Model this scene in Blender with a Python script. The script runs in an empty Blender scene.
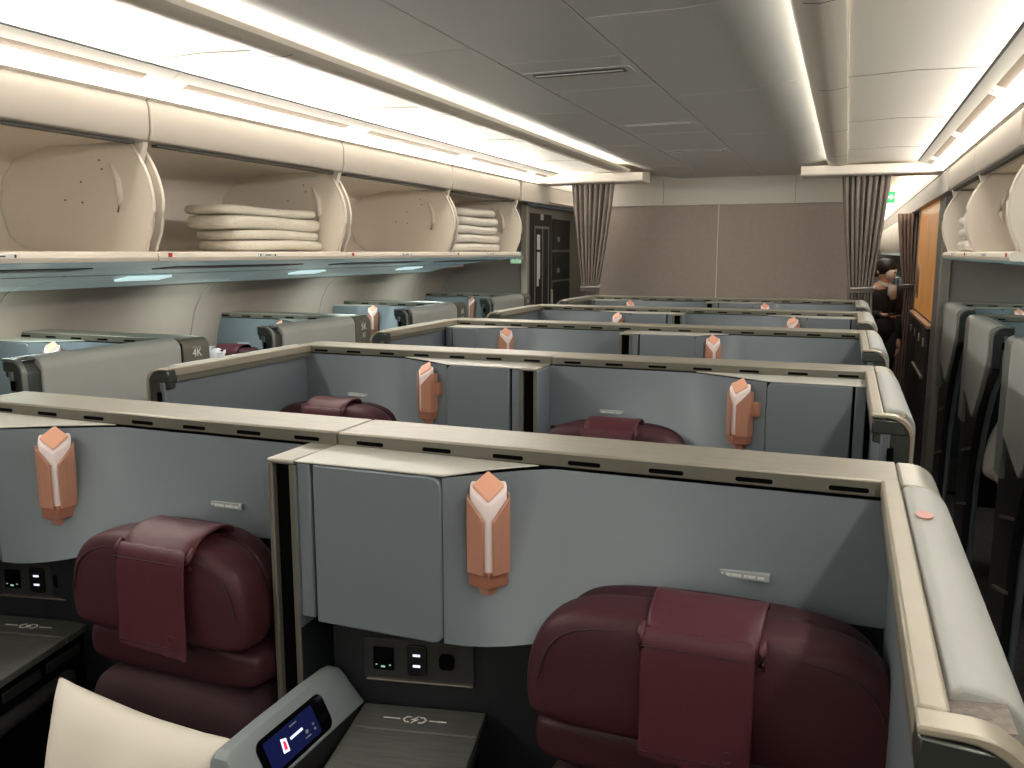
import bpy, bmesh, math, random
from mathutils import Vector, Matrix
random.seed(4)
SC = bpy.context.scene
COL = SC.collection
PI = math.pi

# ------------------------------------------------------------------ materials
def s2l(c):
    return tuple(((v/255)/12.92 if v/255 <= .04045 else ((v/255+.055)/1.055)**2.4) for v in c)
def mat(name, rgb, rough=.5, metal=0., spec=.5, emit=None, estr=0., noise=0., nscale=8., stretch=None,
        bump=0., bscale=60., trans=0., coat=0., sheen=0.):
    m = bpy.data.materials.new(name); m.use_nodes = True
    nt = m.node_tree; b = nt.nodes['Principled BSDF']
    c = s2l(rgb)
    b.inputs['Base Color'].default_value = (*c, 1)
    b.inputs['Roughness'].default_value = rough
    b.inputs['Metallic'].default_value = metal
    b.inputs['Specular IOR Level'].default_value = spec
    if coat: b.inputs['Coat Weight'].default_value = coat; b.inputs['Coat Roughness'].default_value = .15
    if sheen: b.inputs['Sheen Weight'].default_value = sheen
    if trans: b.inputs['Transmission Weight'].default_value = trans
    if emit is not None:
        b.inputs['Emission Color'].default_value = (*s2l(emit), 1)
        b.inputs['Emission Strength'].default_value = estr
    if noise or bump:
        tc = nt.nodes.new('ShaderNodeTexCoord'); mp = nt.nodes.new('ShaderNodeMapping')
        nt.links.new(tc.outputs['Object'], mp.inputs['Vector'])
        if stretch: mp.inputs['Scale'].default_value = stretch
    if noise:
        n = nt.nodes.new('ShaderNodeTexNoise'); n.inputs['Scale'].default_value = nscale
        n.inputs['Detail'].default_value = 4
        nt.links.new(mp.outputs[0], n.inputs['Vector'])
        r = nt.nodes.new('ShaderNodeValToRGB')
        r.color_ramp.elements[0].position = .3; r.color_ramp.elements[1].position = .7
        r.color_ramp.elements[0].color = (*[x*(1-noise) for x in c], 1)
        r.color_ramp.elements[1].color = (*[min(1, x*(1+noise)) for x in c], 1)
        nt.links.new(n.outputs['Fac'], r.inputs['Fac'])
        nt.links.new(r.outputs['Color'], b.inputs['Base Color'])
    if bump:
        n2 = nt.nodes.new('ShaderNodeTexNoise'); n2.inputs['Scale'].default_value = bscale
        n2.inputs['Detail'].default_value = 3
        nt.links.new(mp.outputs[0], n2.inputs['Vector'])
        bp = nt.nodes.new('ShaderNodeBump'); bp.inputs['Strength'].default_value = bump
        bp.inputs['Distance'].default_value = .01
        nt.links.new(n2.outputs['Fac'], bp.inputs['Height'])
        nt.links.new(bp.outputs[0], b.inputs['Normal'])
    return m

M = dict(
 shell = mat('satin_grey_blue', (110,119,126), .42, .15, noise=.03, nscale=3),
 shelltop = mat('pale_satin_top', (176,176,168), .4, .1),
 pad   = mat('grey_leather_pad', (164,167,163), .6, bump=.05, bscale=300, noise=.03),
 podm  = mat('armrest_grey', (138,147,150), .5, bump=.03, bscale=300),
 ledge = mat('brushed_champagne', (150,146,134), .38, .35, noise=.10, nscale=14, stretch=(1,14,14)),
 olive = mat('dark_bronze', (104,102,92), .45, .3),
 rim   = mat('champagne_metal', (156,149,133), .38, .25, noise=.04, nscale=20),
 steel2= mat('soft_steel', (132,136,133), .35, .4),
 steel = mat('dark_steel', (92,96,94), .3, .8),
 black = mat('black_gap', (6,6,7), .9, .0, .05),
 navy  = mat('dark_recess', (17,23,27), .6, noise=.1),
 dkgrey= mat('charcoal_plastic', (40,41,41), .5),
 burg  = mat('burgundy_leather', (62,28,35), .5, spec=.35, bump=.05, bscale=180, noise=.10, nscale=6),
 burg2 = mat('burgundy_cover', (76,35,43), .44, spec=.35, bump=.05, bscale=220, noise=.06, nscale=5),
 burgd2= mat('burgundy_leather_dark', (54,25,32), .5, spec=.3, bump=.05, bscale=180),
 burgd = mat('burgundy_fabric', (50,25,31), .8, bump=.2, bscale=400),
 copper= mat('copper', (178,128,107), .4, .1, noise=.05, nscale=10, stretch=(8,8,1)),
 copcap= mat('copper_cap', (222,164,138), .5, .1),
 copdk = mat('dark_copper', (158,104,84), .4, .1),
 diff  = mat('frosted_diffuser', (222,208,206), .35, emit=(255,235,230), estr=.06),
 white = mat('white_print', (235,235,230), .5),
 offwh = mat('placard', (150,156,156), .5),
 placln= mat('placard_print', (200,205,203), .5),
 wood  = mat('grey_wood_top', (88,90,86), .5, noise=.22, nscale=10, stretch=(2,22,8)),
 carpet= mat('dark_carpet', (52,45,44), .95, noise=.35, nscale=40, bump=.3, bscale=300),
 dkbody= mat('black_satin_side', (26,27,29), .45, noise=.1, nscale=4),
 trim  = mat('bright_trim', (150,142,128), .3, .7),
 fabric= mat('woven_textile', (128,120,114), .85, noise=.25, nscale=120, bump=.3, bscale=300),
 cream = mat('bin_cream', (222,213,200), .38, noise=.02, nscale=2),
 fascia= mat('bin_fascia', (192,184,173), .45),
 creamd= mat('bin_cream_inner', (228,219,206), .34, noise=.03, nscale=2),
 ceilg = mat('ceiling_grey', (206,209,206), .45, noise=.02, nscale=2),
 ceilw = mat('ceiling_white', (226,220,208), .5),
 ceilglow = mat('ceiling_left_painted_glow', (240,235,222), .45, emit=(255,246,230), estr=.35),  # left copy of the ceiling white; light washing over it put into emission
 seam  = mat('seam_dark', (70,68,64), .7),
 seaml = mat('seam_light', (215,213,205), .5),
 seamw = mat('seam_warm_grey', (150,144,132), .7, .0, .1),
 vent  = mat('vent_slot', (58,58,56), .6),
 led   = mat('cove_led', (255,250,240), .5, emit=(255,241,220), estr=4.5),
 lens  = mat('light_lens', (255,250,240), .5, emit=(255,243,225), estr=2.4),
 cool  = mat('cool_reading_lens', (220,245,245), .4, emit=(215,250,250), estr=.75),
 grille= mat('air_grille', (128,114,98), .7, .0, .1),
 psu   = mat('service_panel', (190,206,206), .25, .3, emit=(150,178,182), estr=.22),  # cool light on the panel put into emission, the panel is no lamp
 psud  = mat('service_panel_dark', (84,92,94), .4, .3),
 side  = mat('sidewall_panel', (168,156,145), .5, noise=.02),
 wall  = mat('bulkhead_fabric', (166,154,145), .9, noise=.04, nscale=30, bump=.1, bscale=300),
 wallw = mat('bulkhead_header', (206,201,191), .55),
 gwall = mat('monument_grey', (128,126,120), .55),
 ddoor = mat('galley_dark_panel', (50,49,47), .45, noise=.1),
 alu   = mat('aluminium_frame', (182,178,168), .35, .5),
 curt  = mat('curtain_fabric', (122,112,105), .9, noise=.08, nscale=20, bump=.2, bscale=300),
 curtp = mat('curtain_fabric_brown', (140,118,106), .9, noise=.08, nscale=20),
 orange= mat('warm_backlit_panel', (200,130,60), .3, emit=(225,160,90), estr=.28, noise=.35, nscale=5, stretch=(1,1.5,.5)),
 woodl = mat('warm_counter', (190,150,110), .4),
 green = mat('exit_green', (30,150,90), .5, emit=(40,190,110), estr=.8),
 greenp= mat('pale_exit_sign', (190,225,200), .5, emit=(170,240,195), estr=.5),
 red   = mat('red_label', (190,40,40), .5),
 redb  = mat('red_badge', (190,138,128), .5),
 towel = mat('white_towel', (222,216,202), .95, bump=.5, bscale=90, noise=.04, nscale=12),
 bag   = mat('plastic_bag', (228,222,212), .22, spec=.6, bump=.5, bscale=25),
 pillow= mat('pillow_cotton', (232,225,212), .85, bump=.15, bscale=12),
 plaid = mat('plaid_blanket', (196,186,192), .9, noise=.2, nscale=14, stretch=(12,1,1)),
 screen= mat('display_blue', (16,20,46), .2, emit=(40,50,120), estr=.22),
 glass = mat('display_glass', (8,8,11), .12, spec=.6),
 glow  = mat('lit_icon', (240,240,245), .4, emit=(225,230,255), estr=1.0),
 pink  = mat('lit_red_icon', (220,40,80), .4, emit=(230,50,90), estr=.8),
 skin  = mat('skin', (206,160,138), .55),
 hair  = mat('black_hair', (22,18,17), .5),
 suit  = mat('black_uniform', (26,26,30), .8),
 scarf = mat('grey_scarf', (190,186,180), .7),
 mask  = mat('white_mask', (226,224,222), .8),
)

# ------------------------------------------------------------------ mesh helpers
class MB:
    def __init__(s): s.bm = bmesh.new()
    def face(s, pts):
        return s.bm.faces.new([s.bm.verts.new(p) for p in pts])
    def box(s, x0, x1, y0, y1, z0, z1):
        x0, x1 = sorted((x0, x1)); y0, y1 = sorted((y0, y1)); z0, z1 = sorted((z0, z1))
        v = [s.bm.verts.new((x, y, z)) for z in (z0, z1) for y in (y0, y1) for x in (x0, x1)]
        for f in ((0,2,3,1),(4,5,7,6),(0,1,5,4),(2,6,7,3),(0,4,6,2),(1,3,7,5)):
            s.bm.faces.new([v[i] for i in f])
        return s
    def prism(s, pts, axis, a, b):
        """pts 2D polygon in the plane across axis, extruded from a to b. b may be a function of point"""
        def P(p, t):
            if axis == 'x': return (t, p[0], p[1])
            if axis == 'y': return (p[0], t, p[1])
            return (p[0], p[1], t)
        fa = (lambda p: a) if not callable(a) else a
        fb = (lambda p: b) if not callable(b) else b
        A = [s.bm.verts.new(P(p, fa(p))) for p in pts]; B = [s.bm.verts.new(P(p, fb(p))) for p in pts]
        s.bm.faces.new(A); s.bm.faces.new(B[::-1])
        n = len(pts)
        for i in range(n):
            s.bm.faces.new([A[i], B[i], B[(i+1) % n], A[(i+1) % n]])
        return s
    def loft(s, rings, closed=True, caps=True):
        R = [[s.bm.verts.new(p) for p in r] for r in rings]
        n = len(R[0])
        for i in range(len(R)-1):
            for j in range(n if closed else n-1):
                s.bm.faces.new([R[i][j], R[i][(j+1) % n], R[i+1][(j+1) % n], R[i+1][j]])
        if caps and closed:
            s.bm.faces.new(R[0][::-1]); s.bm.faces.new(R[-1])
        return s
    def tube(s, path, r, n=8):
        rings = []
        path = [Vector(p) for p in path]
        rr = r if isinstance(r, (list, tuple)) else [r]*len(path)
        for i, p in enumerate(path):
            d = (path[min(i+1, len(path)-1)]-path[max(i-1, 0)]).normalized()
            u = d.cross(Vector((0, 0, 1)))
            if u.length < .1: u = d.cross(Vector((1, 0, 0)))
            u.normalize(); w = d.cross(u)
            rings.append([p+(u*math.cos(2*PI*k/n)+w*math.sin(2*PI*k/n))*rr[i] for k in range(n)])
        return s.loft(rings)
    def ball(s, c, rx, ry, rz, n=12, m=8):
        rings = []
        for i in range(1, m):
            t = PI*i/m
            rings.append([(c[0]+rx*math.sin(t)*math.cos(2*PI*k/n), c[1]+ry*math.sin(t)*math.sin(2*PI*k/n), c[2]+rz*math.cos(t)) for k in range(n)])
        return s.loft(rings)
    def build(s, name, m, parent=None, bevel=0., seg=2, smooth=35, subsurf=0, loc=None, rot=None):
        bmesh.ops.recalc_face_normals(s.bm, faces=s.bm.faces)
        me = bpy.data.meshes.new(name); s.bm.to_mesh(me); s.bm.free()
        me.materials.append(m)
        if smooth:
            me.shade_smooth(); me.set_sharp_from_angle(angle=math.radians(smooth))
        o = bpy.data.objects.new(name, me); COL.objects.link(o)
        if parent: o.parent = parent
        if bevel:
            b = o.modifiers.new('b', 'BEVEL'); b.width = bevel; b.segments = seg; b.limit_method = 'ANGLE'
            b.angle_limit = math.radians(35); b.harden_normals = False
            me.shade_smooth(); me.set_sharp_from_angle(angle=math.radians(50))
        if subsurf:
            u = o.modifiers.new('s', 'SUBSURF'); u.levels = subsurf; u.render_levels = subsurf
        if loc: o.location = loc
        if rot: o.rotation_euler = rot
        return o

def rrect(x0, x1, y0, y1, r, n=5, corners=(1,1,1,1)):
    """rounded rectangle polygon, corners order: bl, br, tr, tl"""
    P = []
    cs = [(x0, y0, PI, corners[0]), (x1, y0, 1.5*PI, corners[1]), (x1, y1, 0, corners[2]), (x0, y1, .5*PI, corners[3])]
    sg = [(1, 1), (-1, 1), (-1, -1), (1, -1)]
    for (cx, cy, a, k), (sx, sy) in zip(cs, sg):
        if not k: P.append((cx, cy)); continue
        for i in range(n+1):
            t = a+(PI/2)*i/n
            P.append((cx+sx*r+r*math.cos(t), cy+sy*r+r*math.sin(t)))
    return P
def empty(name, loc, label=None, cat=None, group=None, rot=None):
    o = bpy.data.objects.new(name, None); COL.objects.link(o); o.location = loc
    o.empty_display_size = .1
    if rot: o.rotation_euler = rot
    tag(o, label, cat, group); return o
def tag(o, label=None, cat=None, group=None, kind=None):
    if label: o['label'] = label
    if cat: o['category'] = cat
    if group: o['group'] = group
    if kind: o['kind'] = kind
    return o
def struct(o): o['kind'] = 'structure'; return o
def kids(o): return [c for c in list(o.children)]
def copy_tree(o, parent=None):
    c = o.copy(); COL.objects.link(c)
    c.parent = parent
    for k in kids(o): copy_tree(k, c)
    return c
def text(name, s, size, m, parent, loc, rot, align='CENTER'):
    cu = bpy.data.curves.new(name, 'FONT'); cu.body = s; cu.size = size; cu.align_x = align; cu.align_y = 'CENTER'
    cu.extrude = .0004
    t = bpy.data.objects.new(name+'_tmp', cu); COL.objects.link(t)
    dg = bpy.context.evaluated_depsgraph_get(); me = bpy.data.meshes.new_from_object(t.evaluated_get(dg))
    bpy.data.objects.remove(t); me.name = name
    me.materials.clear(); me.materials.append(m)
    o = bpy.data.objects.new(name, me); COL.objects.link(o); o.parent = parent
    o.location = loc; o.rotation_euler = rot
    return o

# ------------------------------------------------------------------ cabin constants
CXC = -0.83                     # cabin centre line
ROWS = [1.40+1.2*i for i in range(5)]

# ------------------------------------------------------------------ reading lamp
def reading_lamp(parent, loc, rotz, bracket=0):
    d = MB()
    core = [(-.029,-.012),(-.029,-.027),(0,-.047),(.029,-.027),(.029,-.012)]
    d.prism(core, 'z', .0, lambda p: .218+1.3*p[1]).build('reading_lamp', M['diff'], parent, bevel=.004, seg=3, loc=loc, rot=(0,0,rotz))
    L = [c for c in parent.children if c.name.startswith('reading_lamp')][-1]
    for sx in (-1, 1):
        s = MB()
        # front-side plate, leaves the ridge open
        a = Vector((sx*.031, -.028)); b = Vector((sx*.0055, -.0465)); nrm = Vector((sx*.0035, -.004))
        def zt(p): return .172 if abs(p[0]) > .02 else .128
        pts = [a, b, b+nrm, a+Vector((sx*.003, -.002))]
        s.prism([tuple(p) for p in pts], 'z', .012, zt)
        s.prism([(sx*.029, 0), (sx*.031, -.028), (sx*.034, -.030), (sx*.033, 0)], 'z', .012, .174)
        s.build('side_plate', M['copper'], L, bevel=.0012)
    c = MB(); k = [(-.027,-.014),(-.027,-.026),(0,-.0445),(.027,-.026),(.027,-.014),(0,-.002)]
    k = [(-.026,-.022),(0,-.043),(.026,-.022),(0,-.003)]
    c.prism(k, 'z', lambda p: .2185+1.3*p[1], lambda p: .2255+1.3*p[1]).build('cap', M['copcap'], L, bevel=.004, seg=3)
    c = MB(); c.prism([(-.031,0),(-.031,-.028),(0,-.0485),(.031,-.028),(.031,0)], 'z', -.018, .018).build('collar', M['copdk'], L, bevel=.002)
    c = MB(); c.prism([(-.017,-.006),(-.017,-.022),(0,-.034),(.017,-.022),(.017,-.006)], 'z', -.038, -.016).build('foot', M['copper'], L, bevel=.001)
    L.scale = (1, 1, .76)
    c = MB(); c.box(-.012,.012,-.014,.012,.06,.12).build('bracket', M['copdk'], L, bevel=.002)
    if bracket:
        c = MB(); c.box(bracket*.02, bracket*.052, -.012, .006, .085, .135).build('side_switch', M['copper'], L, bevel=.002)
    return L

# ------------------------------------------------------------------ side privacy wall (local: xi inner face, sgn outward)
def side_wall(parent, xi, sgn, th, L, lower, number=None, window=False):
    RM = M['steel2'] if window else M['rim']
    X = lambda t: xi+sgn*t
    # yz outline of the wing
    prof = [(-L, 1.285), (-L+.01, 1.12)] + lower + [(0, 0), (0, 1.285)]
    w = MB(); w.prism(prof, 'x', X(.014), X(.034)).build('side_wall', M['shell'], parent, bevel=.004)
    W = [c for c in parent.children if c.name.startswith('side_wall')][-1]
    w = MB(); pr2 = [(min(y+.03, 0) if y < -.02 else y, z-.02 if z > 1 else z) for y, z in prof]
    w.prism(pr2, 'x', X(.034), X(th-.018)).build('outer_shell', M['dkbody'], W, bevel=.008, seg=3)
    # metal rim: top inner strip, corner, over the end and down the rounded outside
    r = MB(); r.prism([(X(-.004), 1.277), (X(.020), 1.277), (X(.020), 1.302), (X(-.004), 1.302)], 'y', -L+.025, -.126)
    r.build('top_rim', RM, W, bevel=.004, seg=3)
    MB().box(X(-.003), X(.0), -L+.03, -.134, 1.262, 1.277).build('rim_groove', M['olive'], W)
    arc = [(0, 1.302)]+[(th-.045+.045*math.sin(t), 1.257+.045*math.cos(t)) for t in [PI/2*i/8 for i in range(9)]]+[(th, 1.13)]
    inn = [(max(a-.007, 0) if a > .02 else a, z-.007) for a, z in arc]
    inn[0] = (0, 1.295)
    poly = [(X(a-.004), z) for a, z in arc]+[(X(a-.004), z) for a, z in inn[::-1]]
    r = MB(); r.prism(poly, 'y', -L-.004, -L+(.014 if window else .024)).build('end_rim', RM, W, bevel=.002)
    r = MB(); r.prism([(X(-.003), 1.262), (X(-.003), 1.294), (X(th-.03), 1.290), (X(th-.012), 1.262)], 'y', -L-.001, -L+.03).build('end_band', M['steel'], W, bevel=.003)
    # dark end bezel below the rim
    r = MB(); r.prism([(X(.0), 1.245), (X(.0), 1.288)]+[(X(a), z) for a, z in inn[1:]]+[(X(th-.012), 1.12), (X(.04), 1.12), (X(.035), 1.235)], 'y', -L+.004, -L+.03)
    r.build('end_cap', M['steel'], W, bevel=.003)
    r = MB(); r.box(X(.028), X(.04), -L-.004, -L+.004, 1.205, 1.235).build('latch', M['black'], W, bevel=.002)
    # padded outer panel
    def sec(y, zb, k=1.):
        pts = [(.0205, 1.278), (.0205, 1.298), (.03, 1.305)]
        pts += [(th-.04+.042*math.sin(t), 1.262+.042*math.cos(t)) for t in [PI/2*i/7 for i in range(8)]]
        pts += [(th+.002, zb+(1.25-zb)*f) for f in (.66, .33, 0)]
        pts += [(th-.02, zb), (th-.03, 1.2)]
        return [(X(a), y, z) for a, z in pts]
    p = MB(); p.loft([sec(-L+.062, 1.16), sec(-L+.09, 1.10), sec(-L+.22, .97), sec(-L+.34, .86), sec(-L+.37, .84), sec(-.16, .92), sec(-.152, .93)])
    p.build('pad', M['pad'], W, bevel=.005, seg=3, smooth=50)
    f = MB(); f.loft([[(X(a), y, z) for a, z in [(.0205, 1.270), (.0205, 1.292), (.06, 1.296), (th-.03, 1.285), (th-.008, 1.262), (th-.006, 1.15), (th-.02, 1.15)]] for y in (-L+.020, -L+.075)])
    f.build('textile_band', M['steel'] if window else M['fabric'], W)
    # dark gap and outer end of the ledge block
    g = MB(); g.box(X(.02), X(th-.006), -.152, -.140, .93, 1.282).build('gap', M['black'], W)
    e = MB()
    e.prism([(X(.0205), .75), (X(.0205), 1.300)]+[(X(th-.04+.04*math.sin(t)), 1.26+.04*math.cos(t)) for t in [PI/2*i/5 for i in range(6)]]+[(X(th), .75)], 'y', -.140, 0)
    e.build('end_block', M['olive'] if number else (M['steel2'] if window else M['ledge']), W, bevel=.004, seg=2)
    # thin bright kick trims on the dark outside
    for (y0, z0, y1, z1) in ((-.40, .66, -.16, .60), (-.40, .38, -.14, .31)):
        t = MB(); t.prism([(y0, z0), (y0, z0+.012), (y1, z1+.012), (y1, z1)], 'x', X(th-.02), X(th-.008)).build('kick_trim', M['trim'], W)
    if number:
        rz = PI/2 if sgn > 0 else -PI/2
        text('seat_number', number, .043, M['white'], W, (X(th+.001), -.07, 1.243), (PI/2, 0, rz))
        b = MB(); b.box(X(th-.001), X(th+.001), -.092, -.048, 1.262, 1.266); b.box(X(th-.001), X(th+.001), -.084, -.054, 1.19, 1.215)
        b.build('number_marks', M['offwh'], W)
    return W

LOW_C = [(-.70, .95), (-.55, .75), (-.45, .5), (-.42, 0)]
LOW_W = [(-.66, .98), (-.50, .76), (-.40, .5), (-.36, 0)]

# ------------------------------------------------------------------ suite shell
# local origin at (x0, y_back, 0); well spans x 0..w ; con = 'L' console at x=0 side, 'R' at x=w side
def suite(name, x0, x1, y, con, led0, led1, side, sideth, sideL, lower, label, group, number=None, lit=False, placard=True, cab=.17, lowdetail=True, cat='seat suite', lampbr=0, diag=.175, lamp_s=.312, lamp_r=None):
    root = empty(name, (x0, y, 0), label, cat, group)
    w = x1-x0
    S = (lambda s: s) if con == 'L' else (lambda s: w-s)
    a, b = led0-x0, led1-x0
    # ledge (top) with slotted front face
    l = MB()
    l.box(a, b, -.125, 0, 1.275, 1.30).build('ledge', M['ledge'], root, bevel=.003, seg=2)
    LG = [c for c in root.children if c.name.startswith('ledge')][-1]
    f = MB(); f.box(a+.001, b-.001, -.1275, -.12, 1.276, 1.2965).build('ledge_fascia', M['olive'], LG)
    n = max(1, int((b-a-.02)/.118)); st = (b-a)/n
    for i in range(n):
        cx = a+st*(i+.5)
        f = MB(); f.prism(rrect(cx-.027, cx+.027, 1.280, 1.287, .003, 3), 'y', -.1285, -.126)
        f.build('vent_slot', M['black'], LG)
    r = MB(); r.box(a+.002, b-.002, -.006, .004, .30, 1.285).build('rear_skin', M['dkbody'], root)
    # shell: plan profile with deep cabinet, diagonal, shallow back; wavy lower edge
    ys = -.133
    plan = [(0, -.250), (cab, -.250), (cab+.012, -.247), (cab+diag*.5, -.185), (cab+diag*.93, -.138), (cab+diag, ys), (w*.75, ys), (w, ys)]
    low = [.995, .998, 1.0, 1.012, 1.040, 1.050, 1.085, 1.05]
    # filler strip 0..030 and cabinet door
    sh = MB()
    top = 1.272
    def sm(t): t = max(0, min(1, t)); return t*t*(3-2*t)
    N = 18; s0 = cab+.010; G = []
    for i in range(N+1):
        ss = s0+(w+.014-s0)*i/N
        yt = -.248+(.248+ys)*min(1, ((ss-s0)/diag))
        yb = -.248+(.248+ys)*sm((ss-s0)/.62)
        zb = .998+.085*sm((ss-s0)/.50)
        col = []
        for k in range(7):
            t = k/6; z = top+(zb-top)*t; yy = yt+(yb-yt)*(t**1.3)
            col.append(sh.bm.verts.new((S(ss), yy, z)))
        col.append(sh.bm.verts.new((S(ss), ys+.035, zb)))
        G.append(col)
    for i in range(N):
        for k in range(7): sh.bm.faces.new([G[i][k], G[i+1][k], G[i+1][k+1], G[i][k+1]])
    sh.bm.faces.new([G[0][k] for k in range(8)]); 
    sh.build('back_panel', M['shell'], root, smooth=40)
    # console cabinet
    c = MB(); c.box(S(0.0), S(.027), -.248, ys+.03, 1.0, top).build('filler_strip', M['shell'], root, bevel=.003)
    c = MB(); c.box(S(.027), S(.034), -.238, ys+.03, 1.002, top).build('door_gap', M['black'], root)
    dpts = rrect(.034, cab+.0085, .996, top, .018, 5, (0, 1, 1, 0))
    c = MB(); c.prism([(S(s), z) for s, z in dpts], 'y', -.2515, ys+.03).build('cabinet_door', M['shell'], root, bevel=.003)
    # pale top over the cabinet, in front of the ledge
    t = MB(); tp = [(S(0.0), -.124)]+[(S(s), yy+.001) for s, yy in plan[:6]]
    tp[1] = (S(0), -.252)
    t.prism(tp, 'z', top+.001, 1.2765).build('cabinet_top', M['shelltop'], root, bevel=.002)
    # lamp on the diagonal
    ang = math.atan2(.12, diag)
    ls = lamp_s
    ly = -.250+.117*(ls-cab)/diag
    reading_lamp(root, (S(ls), ly-.012, 1.112), lamp_r if lamp_r is not None else (.40 if con == 'L' else -.42), lampbr)
    # placard
    if placard:
        seatc = S(w-.23)-(0 if con == 'L' else .06)
        sp = (seatc+.04) if con == 'L' else w-(seatc+.04)
        tt = (top-1.141)/(top-(.998+.085*sm((sp-s0)/.50)))
        ys = ys+((-.248+(.248+ys)*sm((sp-s0)/.62))-ys)*tt**1.3-.0015
        p = MB(); p.box(seatc-.005, seatc+.083, ys-.0015, ys+.012, 1.135, 1.147).build('placard', M['offwh'], root, bevel=.001)
        PL = [k for k in root.children if k.name.startswith('placard')][-1]
        p = MB(); xx = seatc+.0
        for wd in (.02, .008, .018, .006, .014, .012):
            p.box(xx, xx+wd*.8, ys-.002, ys-.001, 1.1385, 1.1425); xx += wd
        p.build('print', M['placln'], PL)
    # dark recess behind console and seat
    ys = -.133
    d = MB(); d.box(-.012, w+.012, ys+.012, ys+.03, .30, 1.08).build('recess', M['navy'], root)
    if side:
        if side > 0: side_wall(root, w, 1, sideth, sideL, lower, number, lower is LOW_W)
        else: side_wall(root, 0, -1, sideth, sideL, lower, number, lower is LOW_W)
    return root

# ------------------------------------------------------------------ seat
def ring_cushion(outline, yb, yf, puff=.03, levels=5, cx=None, cz=None):
    """soft slab: outline (x,z), from back yb to front yf, edges rounded"""
    if cx is None: cx = sum(p[0] for p in outline)/len(outline); cz = sum(p[1] for p in outline)/len(outline)
    rings = []
    seq = [(.90, yb), (.97, yb-(yb-yf)*.12), (1., yb-(yb-yf)*.35), (1., yb-(yb-yf)*.62), (.99, yf+(yb-yf)*.16), (.955, yf+.006), (.86, yf-puff*.3), (.5, yf-puff*.85), (.2, yf-puff)]
    for f, y in seq:
        rings.append([(cx+(p[0]-cx)*f, y, cz+(p[1]-cz)*f) for p in outline])
    m = MB(); m.loft(rings); return m

def dome_outline(w, z0, z1, rc=.05, drop=.085):
    """headrest outline: nearly flat top then long falling shoulders"""
    h = w/2
    R = [(h, z0+.04), (h+.001, z1-.125), (h-.003, z1-.092), (h-.016, z1-.054), (h-.042, z1-.024), (h-.080, z1-.008), (.085, z1), (0, z1+.002)]
    P = [(-h+.02, z0), (-.1, z0-.004), (.1, z0-.004), (h-.02, z0), (h-.003, z0+.012)]+R+[(-x, z) for x, z in R[:-1][::-1]]+[(-h+.003, z0+.012)]
    return P

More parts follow.
